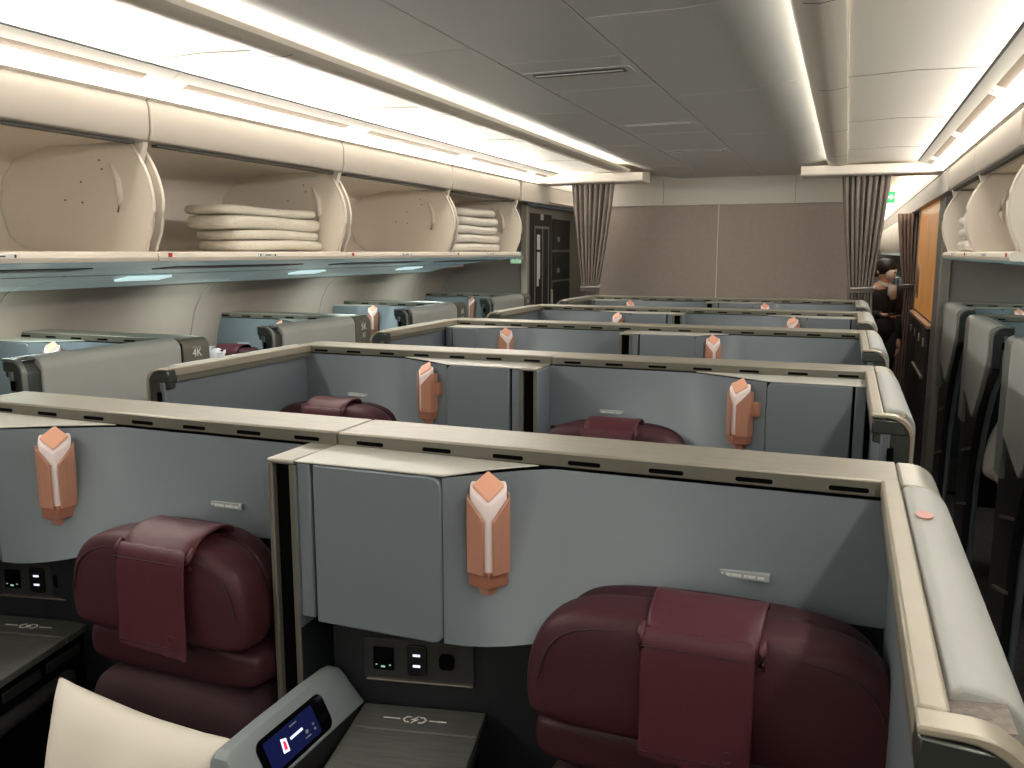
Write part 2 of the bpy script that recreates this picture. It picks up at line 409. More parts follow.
def airline_seat(cx, y, w, label, group, lower=True, cov=0):
    root = empty('airline_seat', (cx, y, 0), label, 'seat', group); root.location.z = -.044
    out = dome_outline(w, .988, 1.176)
    h = ring_cushion(out, -.185, -.275, .010)
    H = h.build('headrest', M['burg'], root, subsurf=2, smooth=180)
    # top roll behind: seam piping following the outline
    pts = [(x*.90, -.2765, 1.06+(z-1.06)*.80) for x, z in out[6:19]]
    MB().tube(pts, .0025, 6).build('piping', M['burgd'], H, subsurf=1, smooth=180)
    ring_cushion([(x*.93, 1.06+(z-1.06)*.96) for x, z in out], -.135, -.190, .004).build('rear_cushion', M['burgd2'], root, subsurf=2, smooth=180)
    # cover over the middle: a wide fold over the top and a narrower flap hanging in front
    def sheet(prof, hwf, dx, name, mm, par, th=.005):
        c = MB(); rings = []
        for i, (yy, z) in enumerate(prof):
            row = []
            for k in range(15):
                t = k/14*2-1
                wob = .0013*math.sin(k*1.7+i*2.1)
                row.append((dx+t*hwf(i), yy+wob+(.007*max(0, abs(t)-.8)*5 if name == 'headrest_cover' else 0), z+wob*.6+(-.006*t if name == 'flap' and i == len(prof)-1 else 0)))
            rings.append(row)
        c.loft(rings, closed=False)
        o = c.build(name, mm, par, smooth=180)
        sm = o.modifiers.new('t', 'SOLIDIFY'); sm.thickness = th; sm.offset = 1
        u = o.modifiers.new('s', 'SUBSURF'); u.levels = 1; u.render_levels = 2
        return o
    C = sheet([(-.180, 1.165), (-.190, 1.180), (-.215, 1.187), (-.250, 1.184), (-.273, 1.174), (-.287, 1.158), (-.291, 1.142)], lambda i: .080-.0012*i, 0, 'headrest_cover', M['burg2'], H, .007)
    C.location.x = cov
    F = sheet([(-.286, 1.168), (-.295, 1.158), (-.2985, 1.12), (-.300, 1.07), (-.301, 1.03), (-.302, 1.0), (-.302, .982)], lambda i: .074, -.004, 'flap', M['burg2'], C, .003)
    for sx in (-1, 1):
        MB().tube([(sx*.078, -.281, 1.172), (sx*.079, -.294, 1.160), (sx*.077, -.296, 1.144), (sx*.080, -.289, 1.134)], [.004, .006, .005, .002], 8).build('corner_gather', M['burg2'], C, smooth=180)
    MB().box(-.077, .069, -.3062, -.3045, 1.148, 1.1492).build('stitch_line', M['burgd'], C)
    MB().box(-.077, .069, -.3082, -.3065, .9985, .9997).build('hem_stitch', M['burgd'], C)
    q = MB(); q.tube([(.040+.008*math.cos(2*PI*i/16), -.3068, 1.014+.008*math.sin(2*PI*i/16)) for i in range(17)], .0007, 4)
    q.build('embossed_ring', M['burg'], C)
    o2 = [(-w/2+.015, .905), (w/2-.015, .905), (w/2, .92), (w/2, .965), (w/2-.02, .985), (-w/2+.02, .985), (-w/2, .965), (-w/2, .92)]
    ring_cushion(o2, -.13, -.245, .006).build('neck_roll', M['burgd2'], root, subsurf=2, smooth=180)
    if lower:
        hw = w/2-.005
        o3 = [(-hw+.03, .42), (0, .415), (hw-.03, .42), (hw, .46), (hw, .65), (hw, .86), (hw-.035, .90), (0, .904), (-hw+.035, .90), (-hw, .86), (-hw, .65), (-hw, .46)]
        ring_cushion(o3, -.13, -.262, .02).build('backrest', M['burgd'], root, subsurf=2, smooth=180)
        o4 = [(-hw, -.80), (-hw, -.27), (hw, -.27), (hw, -.80)]
        m = MB(); m.prism([(-hw, -.80), (-hw+.03, -.83), (hw-.03, -.83), (hw, -.80), (hw, -.27), (-hw, -.27)], 'z', .34, .46)
        m.build('seat_cushion', M['burgd'], root, bevel=.03, seg=4)
        MB().box(-hw+.03, hw-.03, -.78, -.15, .0, .34).build('seat_base', M['dkgrey'], root, bevel=.01)
    return root

# ------------------------------------------------------------------ console beside the seat
def console(x, y, w, label, group):
    """origin at the back-left corner of the table top; the whole console is turned a little"""
    root = empty('side_console', (x, y, 0), label, 'side table', group, rot=(0, 0, .21))
    MB().box(0, w, -.0765, 0, .805, .82).build('table_top', M['wood'], root, bevel=.002)
    T = [c for c in root.children][-1]
    MB().box(0, w, -.42, -.0785, .805, .82).build('table_leaf', M['wood'], root, bevel=.002)
    MB().box(0, w-.012, -.42, -.003, 0.0, .804).build('cabinet_body', M['black'], root, bevel=.003)
    for k in range(2): MB().box(w-.013, w-.006, -.25+k*.12, -.15+k*.12, .765, .785).build('side_vent', M['dkgrey'], root, bevel=.002)
    MB().tube([(w+.018, -.42, .745), (w+.018, -.10, .745)], .016, 12).build('roller_trim', M['dkgrey'], root)
    c = MB(); z = .8206; yy = -.042; cx = w*.47
    for sx in (-1, 1): c.box(cx+sx*.026, cx+sx*.056, yy-.0012, yy+.0012, z-.001, z)
    hexp = [(-.008, .008), (-.015, .008), (-.020, 0), (-.015, -.008), (-.008, -.008)]
    for sx in (-1, 1):
        for i in range(4):
            (xa, ya), (xb, yb) = hexp[i], hexp[i+1]
            d = Vector((xb-xa, yb-ya)).normalized(); nn = Vector((-d.y, d.x))*.0014
            q = [(cx+sx*(xa+nn.x), yy+ya+nn.y), (cx+sx*(xb+nn.x), yy+yb+nn.y), (cx+sx*(xb-nn.x), yy+yb-nn.y), (cx+sx*(xa-nn.x), yy+ya-nn.y)]
            c.prism(q, 'z', z-.001, z)
    c.prism([(cx+.005, yy+.012), (cx-.007, yy-.001), (cx-.001, yy-.001), (cx-.005, yy-.012), (cx+.007, yy+.001), (cx+.001, yy+.001)], 'z', z-.001, z+.0001)
    c.build('charging_symbol', M['white'], T, smooth=0)
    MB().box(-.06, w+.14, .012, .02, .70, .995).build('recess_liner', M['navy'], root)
    yw = .012
    MB().prism(rrect(-.002, w-.022, .862, .942, .004), 'y', yw-.006, yw).build('power_panel', M['dkgrey'], root, bevel=.002)
    P = [q for q in root.children if q.name.startswith('power_panel')][-1]
    MB().box(.016, .054, yw-.009, yw-.005, .883, .926).build('power_socket', M['black'], P, bevel=.002)
    MB().prism(rrect(.079, .115, .877, .934, .006), 'y', yw-.010, yw-.005).build('usb_outlet', M['glass'], P, bevel=.001)
    MB().prism(rrect(.137, .164, .892, .921, .008), 'y', yw-.010, yw-.005).build('round_socket', M['black'], P, bevel=.001)
    for zz in (.894, .914): MB().box(.090, .103, yw-.0112, yw-.0095, zz, zz+.004).build('port_light', M['glow'], P)
    MB().box(.031, .038, yw-.0102, yw-.0088, .889, .892).build('port_light', M['greenp'], P)
    for a_ in (.021, .046): MB().box(a_, a_+.003, yw-.0102, yw-.0088, .893, .8945).build('socket_mark', M['greenp'], P)
    MB().box(.004, w-.024, yw-.014, yw-.004, .865, .8685).build('rail', M['trim'], P, bevel=.001)
    return root

def armrest_pod(x, y):
    r = empty('armrest_control_pod', (x, y, 0), 'grey wedge-shaped armrest with small lit touch screen beside the grey wood table', 'armrest')
    # sections along y: left top edge high, right foot on the table
    def sec(yy, zt, zb=.822):
        return [(0, yy, zt-.03), (.003, yy, zt-.007), (.010, yy, zt), (.028, yy+.004, zt-.002), (.036, yy+.006, zt-.012), (.068, yy+.010, zb+.004), (.069, yy+.010, zb), (0, yy, zb)]
    m = MB()
    m.loft([sec(-.192, .872), sec(-.196, .884), sec(-.205, .892), sec(-.225, .896), sec(-.30, .899), sec(-.40, .899), sec(-.488, .897), sec(-.500, .888)])
    m.build('armrest_shell', M['podm'], r, bevel=.003, seg=3, smooth=50)
    m = MB(); m.box(.0, .066, -.498, -.20, .60, .8225).build('armrest_base', M['dkgrey'], r, bevel=.004)
    # screen on the sloping face: local frame
    e = Vector((.0, -1, .0)).normalized()      # along the pod towards the viewer (falls)
    dn = Vector((.032, 0, -.065)).normalized()  # down the slope
    n = dn.cross(e).normalized()
    if n.x < 0: n = -n
    o = Vector((.0515, -.362, .855))
    def pt(u, v, h=0): return o+e*u+dn*v+n*h
    def plate(pts, h0, h1, name, mm, par):
        q = MB(); q.loft([[pt(u, v, h0) for u, v in pts], [pt(u, v, h1) for u, v in pts]])
        return q.build(name, mm, par, smooth=0)
    G = plate(rrect(-.088, .085, -.032, .031, .016, 6), -.004, .0022, 'screen', M['glass'], r)
    plate(rrect(-.055, .070, -.024, .024, .003), .0022, .0026, 'display', M['screen'], G)
    plate([(.022, -.008), (.034, -.012), (.038, .010), (.024, .012)][::1], .0026, .0030, 'seat_icon', M['glow'], G)
    plate([(.026, -.005), (.031, -.007), (.034, .007), (.027, .008)], .0030, .0033, 'seat_icon_inner', M['pink'], G)
    plate([(-.018, -.004), (.014, -.004), (.014, .000), (-.018, .000)], .0026, .0030, 'text_bar', M['glow'], G)
    plate([(-.012, -.019), (.006, -.019), (.006, -.017), (-.012, -.017)], .0026, .0030, 'text_bar', M['offwh'], G)
    plate([(-.030, .014), (-.016, .014), (-.016, .016), (-.030, .016)], .0026, .0030, 'text_bar', M['offwh'], G)
    plate(rrect(-.028, -.021, .004, .010, .002), .0026, .0030, 'icon', M['offwh'], G)
    plate(rrect(-.046, -.041, .002, .006, .002), .0026, .0030, 'icon', M['offwh'], G)
    plate(rrect(-.046, -.041, .010, .014, .002), .0026, .0030, 'icon', M['offwh'], G)
    return r

# ------------------------------------------------------------------ centre divider between a pair
def divider(y, label):
    root = empty('centre_divider', (-.869, y, 0), label, 'divider', 'centre dividers between paired suites')
    MB().box(-.027, .027, -.254, -.126, 1.268, 1.2765).build('top_cap', M['ledge'], root, bevel=.003)
    MB().box(-.028, -.018, -.252, -.004, 0, 1.268).build('side_frame', M['olive'], root, bevel=.002)
    MB().box(.016, .028, -.252, -.004, .98, 1.268).build('side_frame', M['shell'], root, bevel=.002)
    MB().box(.016, .028, -.252, -.004, 0, .98).build('lower_frame', M['navy'], root, bevel=.002)
    MB().box(.0165, .0275, -.253, -.240, 0, 1.268).build('front_edge', M['olive'], root, bevel=.001)
    MB().box(-.018, .016, -.240, -.004, 0, 1.267).build('slot', M['black'], root)
    return root

row_words = ['nearest row', 'second row', 'third row', 'fourth row', 'farthest row']
for i, y in enumerate(ROWS):
    A = (i % 2 == 0)
    for side, nm in ((-1, 'left'), (1, 'right')):
        if side < 0: x0, x1, l0, l1 = -1.725, -.897, -1.745, -.838
        else: x0, x1, l0, l1 = -.841, .066, -.836, .086
        con = 'L' if A else 'R'
        txt = {(0,-1): 'grey seat shell on the left of the nearest row, white pillow on its seat',
               (0, 1): 'large grey seat shell nearest on the right, with grey wood side table below its cabinet',
               (1,-1): 'grey seat shell in second centre row, left half, long side wall on its window side',
               (1, 1): 'grey seat shell in second centre row, right half, copper lamp beside aisle cabinet',
               (2,-1): 'grey seat shell in third centre row, left half with cabinet on its far left',
               (2, 1): 'grey seat shell in third centre row, right half beside the right aisle',
               (3,-1): 'grey seat shell in fourth centre row, left half',
               (3, 1): 'grey seat shell in fourth centre row, right half beside the right aisle',
               (4,-1): 'farthest centre seat shell in front of bulkhead, left half by the left curtain',
               (4, 1): 'farthest centre seat shell in front of bulkhead, right half by the right curtain'}[(i, side)]
        cab = .262 if side > 0 else .15
        if not A: cab = .24 if side > 0 else .235
        suite('suite_shell', x0, x1, y, con, l0, l1, side, .080, .80, LOW_C, txt, 'centre seat shells', cab=cab,
              lampbr=(1 if not A else 0), diag=(.13 if side > 0 else .22) if A else .22, lamp_s=(.330 if side > 0 else .275) if A else .312, lamp_r=.72 if (A and side < 0) else None)
    divider(y, ['dark slotted divider beside the nearest grey cabinet door',
                'dark slotted divider between the two shells of the second centre row',
                'dark slotted divider between the two shells of the third centre row',
                'dark slotted divider between the two shells of the fourth centre row',
                'dark slotted divider between the two farthest centre shells'][i])

# centre seats that can be seen
airline_seat(-.150, 1.35, .515, 'burgundy leather seat nearest the camera on the right, cover hanging over its headrest', 'burgundy seats')
airline_seat(-1.100, 1.35, .400, 'burgundy leather seat on the left with a white pillow standing on it', 'burgundy seats', cov=.03)
airline_seat(-1.545, 2.56, .455, 'burgundy headrest just showing above the nearest ledge, left one of second row', 'burgundy seats')
airline_seat(-.600, 2.56, .455, 'burgundy headrest just showing above the nearest ledge, right one of second row', 'burgundy seats')
console(-.763, 1.221, .222, 'dark console with grey wood table top and charging mark beside the control pod', 'side consoles')
armrest_pod(-.832, 1.40)
console(-1.716, 1.246, .222, 'dark console with grey wood table top at the left picture edge', 'side consoles')

# pillow on the left seat
def pillow():
    W, Hh, T = .42, .46, .08
    m = MB(); rings = []
    n = 14
    top = []; bot = []
    for j in range(n+1):
        for sgn in (1,):
            pass
    grid = {}
    for s in (1, -1):
        for i in range(n+1):
            for j in range(n+1):
                u = i/n*2-1; v = j/n*2-1
                edge = (1-u**4)*(1-v**4)
                t = T*.5*max(edge, 0)**.55
                pin = 1-.07*(1-abs(u)**2)*abs(v)**3; pin2 = 1-.07*(1-abs(v)**2)*abs(u)**3
                wr = .003*math.sin(9*u+4*v)*edge+.004*math.sin(5*v-7*u)*edge
                x = u*W/2*pin2; z = v*Hh/2*pin
                if s == -1 and (i in (0, n) or j in (0, n)): grid[(s, i, j)] = grid[(1, i, j)]
                else: grid[(s, i, j)] = m.bm.verts.new((x, -s*(t+wr), z))
    for s in (1, -1):
        for i in range(n):
            for j in range(n):
                q = [grid[(s, i, j)], grid[(s, i+1, j)], grid[(s, i+1, j+1)], grid[(s, i, j+1)]]
                if len(set(q)) == 4: m.bm.faces.new(q)
    o = m.build('pillow', M['pillow'], None, smooth=180, subsurf=1, loc=(-1.062, .945, .664), rot=(math.radians(-12), math.radians(3), math.radians(-3)))
    tag(o, 'white pillow leaning on the burgundy seat at lower left', 'pillow')
pillow()

# ------------------------------------------------------------------ window suites
nums = {1: '4K', 2: '5K', 3: '6K', 4: '7K'}
for i in (1, 2, 3, 4):
    y = ROWS[i]
    con = 'L' if i % 2 == 1 else 'R'
    lab = {1: 'window-side seat shell with grey side wall marked 4K on its end', 2: 'window-side seat shell behind the one marked 4K, striped blanket inside',
           3: 'third window-side seat shell along the left wall', 4: 'farthest window-side seat shell under the last open bin at left'}[i]
    suite('suite_shell', -3.165, -2.36, y, con, -3.165, -2.34, 1, .085, .80, LOW_W, lab, 'left window seat shells', number=nums[i], cab=.22)
for i in (2, 3, 4):
    y = ROWS[i]
    con = 'R' if i % 2 == 1 else 'L'
    lab = {2: 'dark seat shell with grey upper panel at the right picture edge', 3: 'dark seat shell with grey upper panel, middle one along right aisle',
           4: 'dark seat shell with grey upper panel farthest along the right aisle, against grey wall'}[i]
    suite('suite_shell', .68, 1.49, y, con, .66, 1.49, -1, .085, .86, LOW_W, lab, 'right window seat shells', cab=.22)
airline_seat(-2.96, 3.78, .40, 'burgundy window seat partly under a striped blanket', 'burgundy seats')
m = MB(); rings = []
for k in range(9):
    z = .30*k/8
    rings.append([(x, yy+.006*math.sin(k*2+x*30), zz) for x, yy, zz in
      [(-.14, 0, 0), (.10, 0, 0), (.11, -.03, 0), (-.14, -.03, 0)]])
m = MB()
rows_ = []
for k in range(14):
    u = k/13; row = []
    for j in range(15):
        v = j/14
        x = -.15+.26*v
        if u < .25: yy, zz = -.20-.36*u, 1.166
        else: yy, zz = -.297-.035*(u-.25), 1.160-.30*(u-.25)
        row.append((x, yy+.006*math.sin(v*22+u*3), zz+.004*math.sin(v*17+u*5)))
    rows_.append(row)
m.loft(rows_, closed=False)
o = m.build('blanket', M['plaid'], None, smooth=180, loc=(-3.06, 3.77, -.04))
sd = o.modifiers.new('t', 'SOLIDIFY'); sd.thickness = .012
tag(o, 'pale striped blanket draped over the burgundy window seat', 'blanket')
# white bagged pillow in the right window suite
def soft(name, m_, loc, dim, rot=(0,0,0), seed=1, label=None, cat=None, group=None, seg=8, amp=.006):
    rnd = random.Random(seed)
    q = MB(); rings = []
    n = 20
    for i in range(seg+1):
        t = i/seg; yy = (t-.5)*dim[1]
        f = (1-abs(2*t-1)**4*.12)
        ring = []
        for k in range(n):
            a = 2*PI*k/n; c, s = math.cos(a), math.sin(a)
            x = math.copysign(abs(c)**.35, c)*dim[0]/2*f; z = math.copysign(abs(s)**.6, s)*dim[2]/2*f
            ring.append((x+rnd.uniform(-amp, amp), yy, z+rnd.uniform(-amp, amp)))
        rings.append(ring)
    q.loft(rings)
    o = q.build(name, m_, None, smooth=180, subsurf=1, loc=loc, rot=rot)
    tag(o, label, cat, group); return o
soft('wrapped_pillow', M['bag'], (.85, 4.45, .70), (.30, .34, .40), (0, .25, .2), 3, 'white plastic-wrapped pillow on window seat between the two right shells', 'pillow', amp=.015)
airline_seat(1.02, 5.00, .46, 'burgundy window seat holding a plastic-wrapped pillow on the right', 'burgundy seats')

# ------------------------------------------------------------------ floor
Y0, Y1 = -1.2, 18.
struct(MB().box(-3.4, 1.75, Y0, Y1, -.05, 0).build('floor', M['carpet'], None, smooth=0))

# ------------------------------------------------------------------ ceiling
def mir(u, side): return CXC+side*u       # u distance from the centre line
HY = 6.16                                 # front of the cross-aisle header
def ceil_z(u): return 2.205 if u < .40 else 2.205+.045*((u-.40)/.28)**2
def cpanel(u0, u1, y0, y1, side, name='ceiling', m_=None, n=12):
    q = MB(); rings = []
    for yy in (y0, y1):
        top = [(mir(u0+(u1-u0)*k/n, side), yy, ceil_z(u0+(u1-u0)*k/n)) for k in range(n+1)]
        bk = [(x, yy_, z+.012) for x, yy_, z in top[::-1]]
        rings.append(top+bk)
    q.loft(rings)
    return struct(q.build(name, m_ or M['ceilg'], None, bevel=.002))
cuts = {1: [Y0, .95, 2.17, 3.33, 4.50, 5.65, 7.0], -1: [Y0, 1.15, 2.36, 3.56, 4.75, 5.95, 7.0]}
for side in (-1, 1):
    c = cuts[side]
    for a, b in zip(c, c[1:]):
        cpanel(.172 if side > 0 else .225, .70, a+.003, b-.003, side)
ccuts = [Y0, .2, 1.5, 2.60, 3.10, 3.90, 4.35, 5.05, 5.35, 7.0]
for a, b in zip(ccuts, ccuts[1:]):
    struct(MB().box(CXC-.222, CXC+.169, a+.002, b-.002, 2.205, 2.217).build('ceiling', M['ceilg'], None, bevel=.002))
struct(MB().box(CXC-.80, CXC+.80, Y0, 7.0, 2.262, 2.27).build('ceiling', M['ceilw'], None))
# dark seams are real gaps; add the strip behind them
struct(MB().box(CXC+.169, CXC+.172, Y0, 7.0, 2.207, 2.215).build('trim_1', M['seam'], None))
def cvent(y, kind, label):
    r = empty('ceiling_vent', (CXC-.03, y, 2.205), label, 'vent', 'ceiling air outlets')
    MB().prism(rrect(-.180, .180, -.055, .055, .01), 'z', -.0012, 0).build('vent_frame', M['ceilg'], r)
    if kind:
        s = MB(); s.prism(rrect(-.158, .158, -.030, .026, .012), 'z', -.0028, -.001).build('slot', M['vent'], r)
        s = MB(); s.box(-.15, .15, -.010, .004, -.0045, -.0026).build('louver', M['ceilg'], r)
    else:
        s = MB(); s.prism(rrect(-.150, .150, -.028, .028, .010), 'z', -.003, -.001).build('cover', M['ceilg'], r, bevel=.003)
    return r
cvent(2.80, 1, 'ceiling air outlet with dark open slot, nearest of the three')
cvent(4.05, 0, 'closed ceiling air outlet, middle one of the three')
cvent(5.15, 1, 'small ceiling air outlet closest to the bulkhead')

AL = 1.5*0+0
for side in (-1, 1):
    yend = 17.0
    # rail with lip
    q = MB(); rings = []
    prof = [(.795, 2.200), (.795, 2.190), (.74, 2.182), (.70, 2.186), (.676, 2.196), (.668, 2.210), (.674, 2.214), (.690, 2.206), (.72, 2.202)]
    for yy in (Y0, HY): rings.append([(mir(u, side), yy, z) for u, z in prof])
    q.loft(rings); struct(q.build('trim_%d' % (2 if side < 0 else 3), M['cream'], None))
    rc = [1.0, 2.16, 3.30, 4.42, 5.55]
    q = MB()
    for yy in rc: q.prism([(mir(.796, side), 2.1895), (mir(.74, side), 2.1815), (mir(.70, side), 2.1855), (mir(.70, side), 2.188), (mir(.74, side), 2.184), (mir(.796, side), 2.192)], 'y', yy, yy+.004)
    struct(q.build('trim_%d' % (4 if side < 0 else 5), M['seam'], None))
    # cove back and LED
    q = MB(); rings = []
    for yy in (Y0, 7.0): rings.append([(mir(u, side), yy, z) for u, z in [(.795, 2.20), (.795, 2.262), (.805, 2.262), (.805, 2.20)]])
    q.loft(rings); struct(q.build('trim_%d' % (6 if side < 0 else 7), M['ceilw'], None))
    L = MB(); L.box(mir(.735, side), mir(.755, side), Y0, HY+.1, 2.204, 2.212)
    o = L.build('cove_light', M['led'], None)
    tag(o, 'long white cove light strip behind the %s ceiling rail' % ('left' if side < 0 else 'right'), 'light', 'ceiling cove lights')
    # aisle ceiling panels
    ac = [Y0, -.1, 1.05, 2.12, 3.16, 4.23, 5.35, HY+.02]
    for a, b in zip(ac, ac[1:]):
        q = MB(); rings = []
        for yy in (a+.003, b-.003):
            rings.append([(mir(.800, side), yy, 2.198), (mir(1.0, side), yy, 2.206), (mir(1.215, side), yy, 2.200), (mir(1.215, side), yy, 2.212), (mir(.800, side), yy, 2.212)])
        q.loft(rings); struct(q.build('ceiling', M['ceilw'] if side > 0 else M['ceilglow'], None, bevel=.002))
    for a in ac[1:-1]:
        q = MB(); q.loft([[(mir(u, side), yy, z) for u, z in [(.800, 2.1965), (1.0, 2.2045), (1.215, 2.1985), (1.215, 2.2), (1.0, 2.206), (.8, 2.198)]] for yy in (a-.003, a+.003)])
        struct(q.build('trim_%d' % (30+int(a*3)+(0 if side < 0 else 40)), M['seamw'], None))
    struct(MB().box(mir(.80, side), mir(1.40, side), Y0, HY, 2.214, 2.222).build('ceiling', M['seam'] if 0 else M['ceilw'], None))
    # sloping light trough beside the bins: grille + lens
    bnd = [Y0, -.08, 1.10, 2.28, 3.46, 4.64, 5.75, HY]
    for a, b in zip(bnd, bnd[1:]):
        def slab(u0, z0, u1, z1, nm, mm, a_=a, b_=b, par=None, th=.006):
            q = MB()
            q.loft([[(mir(u0, side), yy, z0), (mir(u1, side), yy, z1), (mir(u1, side), yy, z1+th), (mir(u0, side), yy, z0+th)] for yy in (a_, b_)])
            return q.build(nm, mm, par)
        r = empty('light_trough', (0, 0, 0))
        tag(r, 'lit wash-light trough above the %s bins, %s' % ('left' if side < 0 else 'right', 'section '+'of the row'), 'light', 'wash lights above the %s bins' % ('left' if side < 0 else 'right'))
        r['label'] = 'one glowing wash-light section above the %s overhead bins' % ('left' if side < 0 else 'right')
        slab(1.215, 2.1985, 1.221, 2.196, 'seam_line', M['seam'], a, b, r)
        slab(1.222, 2.196, 1.262, 2.176, 'frame', M['ceilw'], a+.002, b-.002, r)
        slab(1.262, 2.176, 1.292, 2.162, 'grille', M['grille'], a+.08, b-.10, r)
        slab(1.262, 2.178, 1.292, 2.164, 'housing', M['ceilw'], a+.002, b-.002, r)
        slab(1.292, 2.162, 1.350, 2.132, 'lens', M['lens'], a+.004, b-.004, r)
        slab(1.350, 2.132, 1.375, 2.118, 'lens_rim', M['ceilw'], a+.002, b-.002, r)
        slab(1.262, 2.1745, 1.375, 2.1165, 'joint', M['seamw'], a-.003, a+.003, r, .002)
    # fascia beyond the bins and the next cabin
    struct(MB().prism([(mir(1.37, side), 1.985), (mir(1.365, side), 2.118), (mir(1.42, side), 2.118), (mir(1.42, side), 1.985)], 'y', 5.80, 8.4 if side < 0 else 17.).build('trim_%d' % (8 if side < 0 else 9), M['fascia'], None, bevel=.004))

# ------------------------------------------------------------------ bins
def bin_edge(k, n=10):   # curved front edge of partition: t 0 top..1 bottom -> (u, z)
    t = k/n
    z = 1.975-.36*t
    u = 1.43-.065*math.sin(PI*min(t*1.05, 1))**.8-.035*t
    return (u, z)
def overhead_bin(y0, y1, side, label, last=False):
    r = empty('overhead_bin', (mir(1.37, side), y0, 1.60), label, 'overhead bin', 'open overhead bins')
    ox, oy, oz = mir(1.37, side), y0, 1.60
    def P(u, y, z): return (mir(u, side)-ox, y-oy, z-oz)
    n = 10
    # door fascia (raised)
    q = MB(); q.loft([[P(u, yy, z) for u, z in [(1.372, 2.120), (1.362, 2.095), (1.362, 2.02), (1.372, 1.990), (1.40, 1.982), (1.45, 1.985), (1.45, 2.12)]] for yy in (y0+.004, y1-.004)])
    q.build('door', M['fascia'], r, bevel=.003, smooth=60)
    q = MB(); q.box(P(1.385, 0, 0)[0], P(1.41, 0, 0)[0], .05, y1-y0-.05, .374, .382).build('door_seal', M['seam'], r)
    # bucket: back and floor and top
    back = [(1.40, 1.612), (1.80, 1.612), (1.95, 1.63), (2.03, 1.68), (2.06, 1.78), (2.04, 1.88), (1.97, 1.95), (1.80, 1.985), (1.40, 1.985)]
    bk2 = [(u+(.01 if 0 < i < 8 else 0), z+(-.01 if i < 3 else .01 if i > 5 else 0)) for i, (u, z) in enumerate(back)]
    q = MB(); q.loft([[P(u, yy, z) for u, z in back+bk2[::-1]] for yy in (y0+.028, y1-.028)])
    q.build('bucket', M['creamd'], r, smooth=60)
    # moulded recess shapes on the back
    q = MB(); q.loft([[P(u, yy, z) for u, z in [(1.99, 1.64), (1.975, 1.66), (2.02, 1.80), (2.00, 1.86), (2.04, 1.86), (2.05, 1.8), (2.03, 1.66)]] for yy in (y0+.40, y0+.43, y0+.46)])
    q.build('moulding', M['creamd'], r, bevel=.006, seg=3)
    # partitions
    for yy, nm in ((y0+.018, 1), (y1-.018-.008, 1)):
        edge = [bin_edge(k) for k in range(n+1)]
        pts = edge+back[1:-1]
        q = MB(); q.loft([[P(u, y_, z) for u, z in pts] for y_ in (yy, yy+.008)])
        q.build('partition', M['creamd'], r)
        R = list(r.children)[-1]
        q = MB(); q.tube([P(u, yy+.004, z) for u, z in edge], .0065, 8).build('edge_bead', M['cream'], [c for c in r.children if c.name.startswith('partition')][-1], smooth=180)
    # moulded long dimple and screws on the far partition
    yy = y1-.0275
    q = MB(); q.tube([P(1.52, yy, 1.92), P(1.49, yy, 1.86), P(1.485, yy, 1.80), P(1.50, yy, 1.755)], [.004, .012, .012, .004], 8)
    q.build('moulding', M['creamd'], r, smooth=180)
    q = MB()
    for (u, z) in ((1.56, 1.90), (1.66, 1.86), (1.66, 1.79), (1.57, 1.93), (1.74, 1.80)): q.ball(P(u, yy, z), .004, .002, .004, 8, 4)
    q.build('fasteners', M['seam'], r)
    # lip with number plate and red tab
    q = MB(); q.loft([[P(u, y_, z) for u, z in [(1.364, 1.588), (1.360, 1.602), (1.366, 1.618), (1.385, 1.622), (1.46, 1.612), (1.46, 1.588)]] for y_ in (y0+.002, y1-.002)])
    q.build('lip', M['cream'], r, bevel=.002)
    LP = [c for c in r.children if c.name.startswith('lip')][-1]
    cy = (y0+y1)/2
    q = MB(); x1 = mir(1.3605, side)-ox; x2 = mir(1.3585, side)-ox
    q.box(x1, x2, cy-.06-oy, cy+.06-oy, .0015, .0145).build('number_plate', M['white'], LP)
    q = MB(); q.box(x1, mir(1.357, side)-ox, .045, .060, .0025, .0165).build('red_tab', M['red'], LP)
    q = MB(); q.box(x1, mir(1.3575, side)-ox, cy-.05-oy, cy-.044-oy, .0035, .0125); q.box(x1, mir(1.3575, side)-ox, cy+.044-oy, cy+.05-oy, .0035, .0125); q.box(x1, mir(1.3575, side)-ox, cy-.016-oy, cy+.016-oy, .006, .010)
    q.build('plate_marks', M['seam'], LP)
    if last:
        q = MB()
        for z in (1.70, 1.80, 1.90):
            q.box(mir(1.362+.0, side)-ox, mir(1.40, side)-ox, y1-y0-.020, y1-y0-.010, z-oz-.012, z-oz+.012)
        q.build('hinge_catch', M['seam'], r, bevel=.002)
    return r
bl = [(1.10, 2.28), (2.28, 3.46), (3.46, 4.64), (4.64, 5.75)]
names_l = ['empty open cream bin at the left picture edge', 'open cream bin on the left with stacked white towels',
           'empty open cream bin between the two stocked left bins', 'small last open cream bin on the left, packed with wrapped blankets']
for (a, b), nm in zip(bl, names_l): overhead_bin(a, b, -1, nm, b > 5)
names_r = ['empty open cream bin at the right picture edge', 'open cream bin on the right holding a few wrapped pillows']
for (a, b), nm in zip(bl[2:], names_r): overhead_bin(a, b, 1, nm)
# brackets between bins: slanted grey struts
for side in (-1, 1):
    for yy in (2.28, 3.46, 4.64, 5.765):
        if side > 0 and yy < 3: continue
        q = MB(); q.prism([(mir(1.385, side), 1.985), (mir(1.43, side), 1.985), (mir(1.455, side), 1.85), (mir(1.43, side), 1.85)], 'y', yy-.012, yy+.012)
        o = q.build('bin_bracket', M['cream'], None, bevel=.003)
        tag(o, 'slanted cream bracket under the bin fascia at a %s bin joint' % ('left' if side < 0 else 'right'), 'bracket', 'bin brackets, %s' % ('left' if side < 0 else 'right'))

